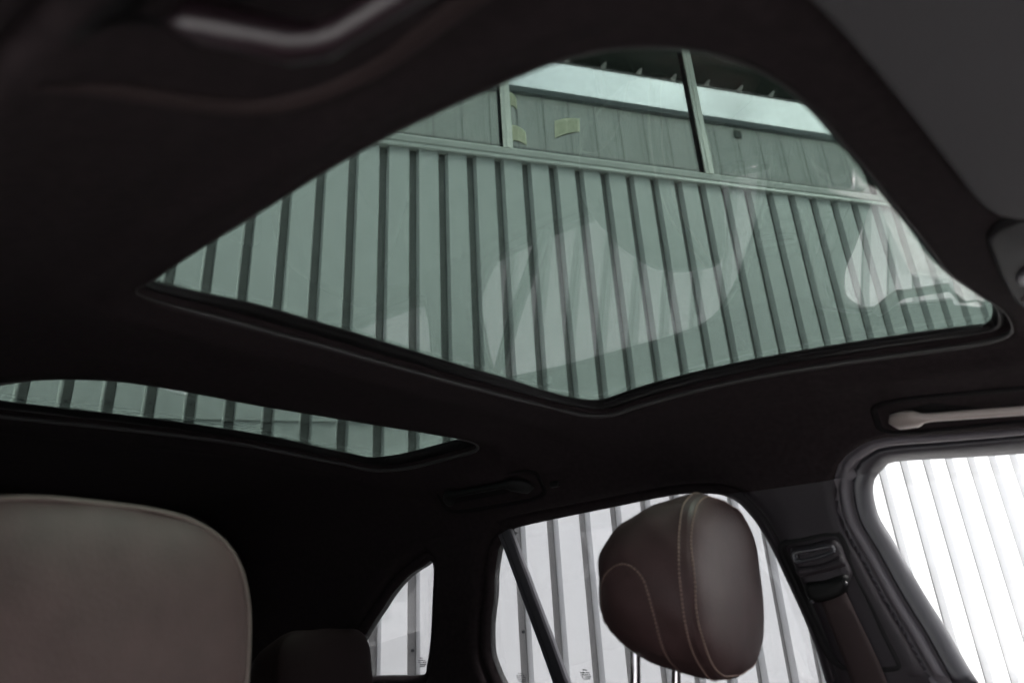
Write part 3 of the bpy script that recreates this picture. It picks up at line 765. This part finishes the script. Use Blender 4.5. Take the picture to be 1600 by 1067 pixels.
for (y0, y1, dx, lab) in ((.90, 1.42, 0, 'driver'), (.10, .60, -.33, 'passenger')):
    slab('seat_backrest', [(-.10 + dx, -.72), (-.20 + dx, -.45), (-.33 + dx, -.22), (-.40 + dx, -.175), (-.50 + dx, -.19), (-.46 + dx, -.35), (-.36 + dx, -.60), (-.28 + dx, -.76)], y0, y1, MT['leather'], .025, 'brown leather %s backrest' % lab)
    slab('seat_cushion', [(-.15 + dx, -.66), (.15 + dx, -.60), (.38 + dx, -.60), (.40 + dx, -.68), (.36 + dx, -.80), (-.2 + dx, -.80)], y0, y1, MT['leather'], .03, 'brown leather %s cushion' % lab)
slab('rear_seat_back', [(-1.10, -.70), (-1.22, -.45), (-1.34, -.20), (-1.42, -.195), (-1.44, -.30), (-1.28, -.70)], .15, 1.43, MT['dark_leather'], .03)
slab('rear_seat_cushion', [(-1.15, -.66), (-.80, -.60), (-.66, -.62), (-.68, -.80), (-1.15, -.80)], .15, 1.43, MT['dark_leather'], .03)
# floor, tailgate, dash, windscreen
boxes('cabin_floor', [(-1.94 - car.location.x, .94 - car.location.x, -.72, .72, Z0 - .93, Z0 - .88)], MT['carpet'], car)
def tail():
    ss_ = [(-SMX + 2 * SMX * i / 400) for i in range(401)]
    vs = [L(shell(XR, s, 0)) for s in ss_] + [L(shell(XR, s, .055)) + Vector((-.05, 0, 0)) for s in ss_]
    # cabin rear wall: below the rear window and around it
    inner = []
    def wpt(t): return t
    rim_ = [L(shell(XR + .004, s, .004)) for s in ss_]
    win = []
    for p in rim_:
        q = p.copy(); cy, cz = 0, Z0 + .02
        q.y = max(-.40, min(.40, p.y * .70)); q.z = max(Z0 - .12, min(Z0 + .12, p.z)); q.x -= .10 * (1 - (q.z - (Z0 - .2)) / .5); win.append(q)
    n = len(rim_); V = rim_ + win; F = [(i, i + 1, n + i + 1, n + i) for i in range(n - 1)]
    obj('tailgate', V, F + [(n - 1, 0, n, 2 * n - 1)], MT['head'], car, False)
    return [win[0], ]
tail()
for y0, y1, z_ in ((.885, .955, .3835), (.962, 1.008, .381), (1.04, 1.062, .379)):
    tube('tailgate_glint', [L((-1.925, y0 + (y1 - y0) * i / 6, Z0 + z_ - .002 * math.sin(i / 6 * 3) - .003 * i / 6)) for i in range(7)], .0028, MT['chrome'], car, n=8)  # chrome slivers added in place of light gleaming over the rear window
xw = XR - car.location.x
obj('rear_window', [(xw - .02, -.53, Z0 + .13), (xw - .02, .53, Z0 + .13), (xw - .14, .60, Z0 - .13), (xw - .14, -.60, Z0 - .13), (xw - .025, -.53, Z0 + .13), (xw - .025, .53, Z0 + .13), (xw - .145, .60, Z0 - .13), (xw - .145, -.60, Z0 - .13)], [(0, 1, 2, 3), (7, 6, 5, 4)], MT['sideglass'], car)
wv = []
for k, s in enumerate([-.60, -.45, -.3, -.15, 0, .15, .3, .45, .60]):
    t = shell(.235 if abs(s) < .5 else .24, s, .02); b = Vector((1.02 - .22 * (s / .6) ** 2 * .6, YC + s * 1.14, Z0 - .12)); wv += [L(t), L(b)]
obj('windscreen', wv + [v + Vector((.004, 0, .003)) for v in wv], [(2 * i, 2 * i + 1, 2 * i + 3, 2 * i + 2) for i in range(8)] + [tuple(18 + q for q in (2 * i + 2, 2 * i + 3, 2 * i + 1, 2 * i)) for i in range(8)], MT['clear'], car, True)
slab('dashboard', [(.55, -.30), (.62, -.22), (.80, -.17), (1.05, -.14), (1.06, -.85), (.75, -.85), (.62, -.55)], .10, 1.47, MT['trim'], .03)

# ---- sun visor and overhead console
def flat_part(name, pts, z_of, th, m, label=None, bev=.005):
    P = smooth_poly(pts, .012); N = len(P)
    vs = [L((x, y, Z0 + z_of(x, y))) for x, y in P] + [L((x, y, Z0 + z_of(x, y) - th)) for x, y in P]
    fs = [tuple(range(N)), tuple(range(N, 2 * N))[::-1]] + [(i, i + N, (i + 1) % N + N, (i + 1) % N) for i in range(N)]
    if area(P) < 0: fs = [f[::-1] for f in fs]
    o = obj(name, vs, fs, m, car, True, label); md = o.modifiers.new('bevel', 'BEVEL'); md.width = bev; md.segments = 4; md.limit_method = 'ANGLE'; md.angle_limit = R(50)
    return o
flat_part('sun_visor', [(-.075, .20), (-.045, .27), (-.005, .366), (.028, .49), (.058, .62), (.075, .69), (.092, .725), (.125, .745), (.18, .75), (.235, .745), (.25, .70), (.24, .45), (.20, .19), (.06, .15), (-.05, .16)], lambda x, y: .352 - .12 * max(0, x), .014, MT['visor'], 'grey cloth sun visor above the passenger side')
con = flat_part('overhead_console', [(.083, .800), (.088, .88), (.098, .96), (.112, 1.035), (.13, 1.055), (.18, 1.06), (.23, 1.04), (.24, .93), (.23, .80), (.18, .775), (.11, .775)], lambda x, y: .372 - .10 * x, .018, MT['plate'], 'black overhead console with lamps and switches', .006)
for (x, y, rx, ry, m, nm) in ((.128, 1.005, .016, .012, 'lens', 'console_lamp'), (.128, .84, .016, .012, 'lens', 'console_lamp'), (.118, .925, .012, .030, 'frame', 'console_switch'), (.155, .925, .014, .030, 'frame', 'console_switch')):
    bm = bmesh.new(); bmesh.ops.create_uvsphere(bm, u_segments=20, v_segments=10, radius=1); bmesh.ops.scale(bm, vec=(rx, ry, .006), verts=bm.verts)
    me = bpy.data.meshes.new(nm); bm.to_mesh(me); bm.free(); me.materials.append(MT[m]); me.polygons.foreach_set('use_smooth', [True] * len(me.polygons))
    o = bpy.data.objects.new(nm, me); COL.objects.link(o); o.parent = con; o.location = L((x, y, Z0 + .372 - .10 * x - .019))
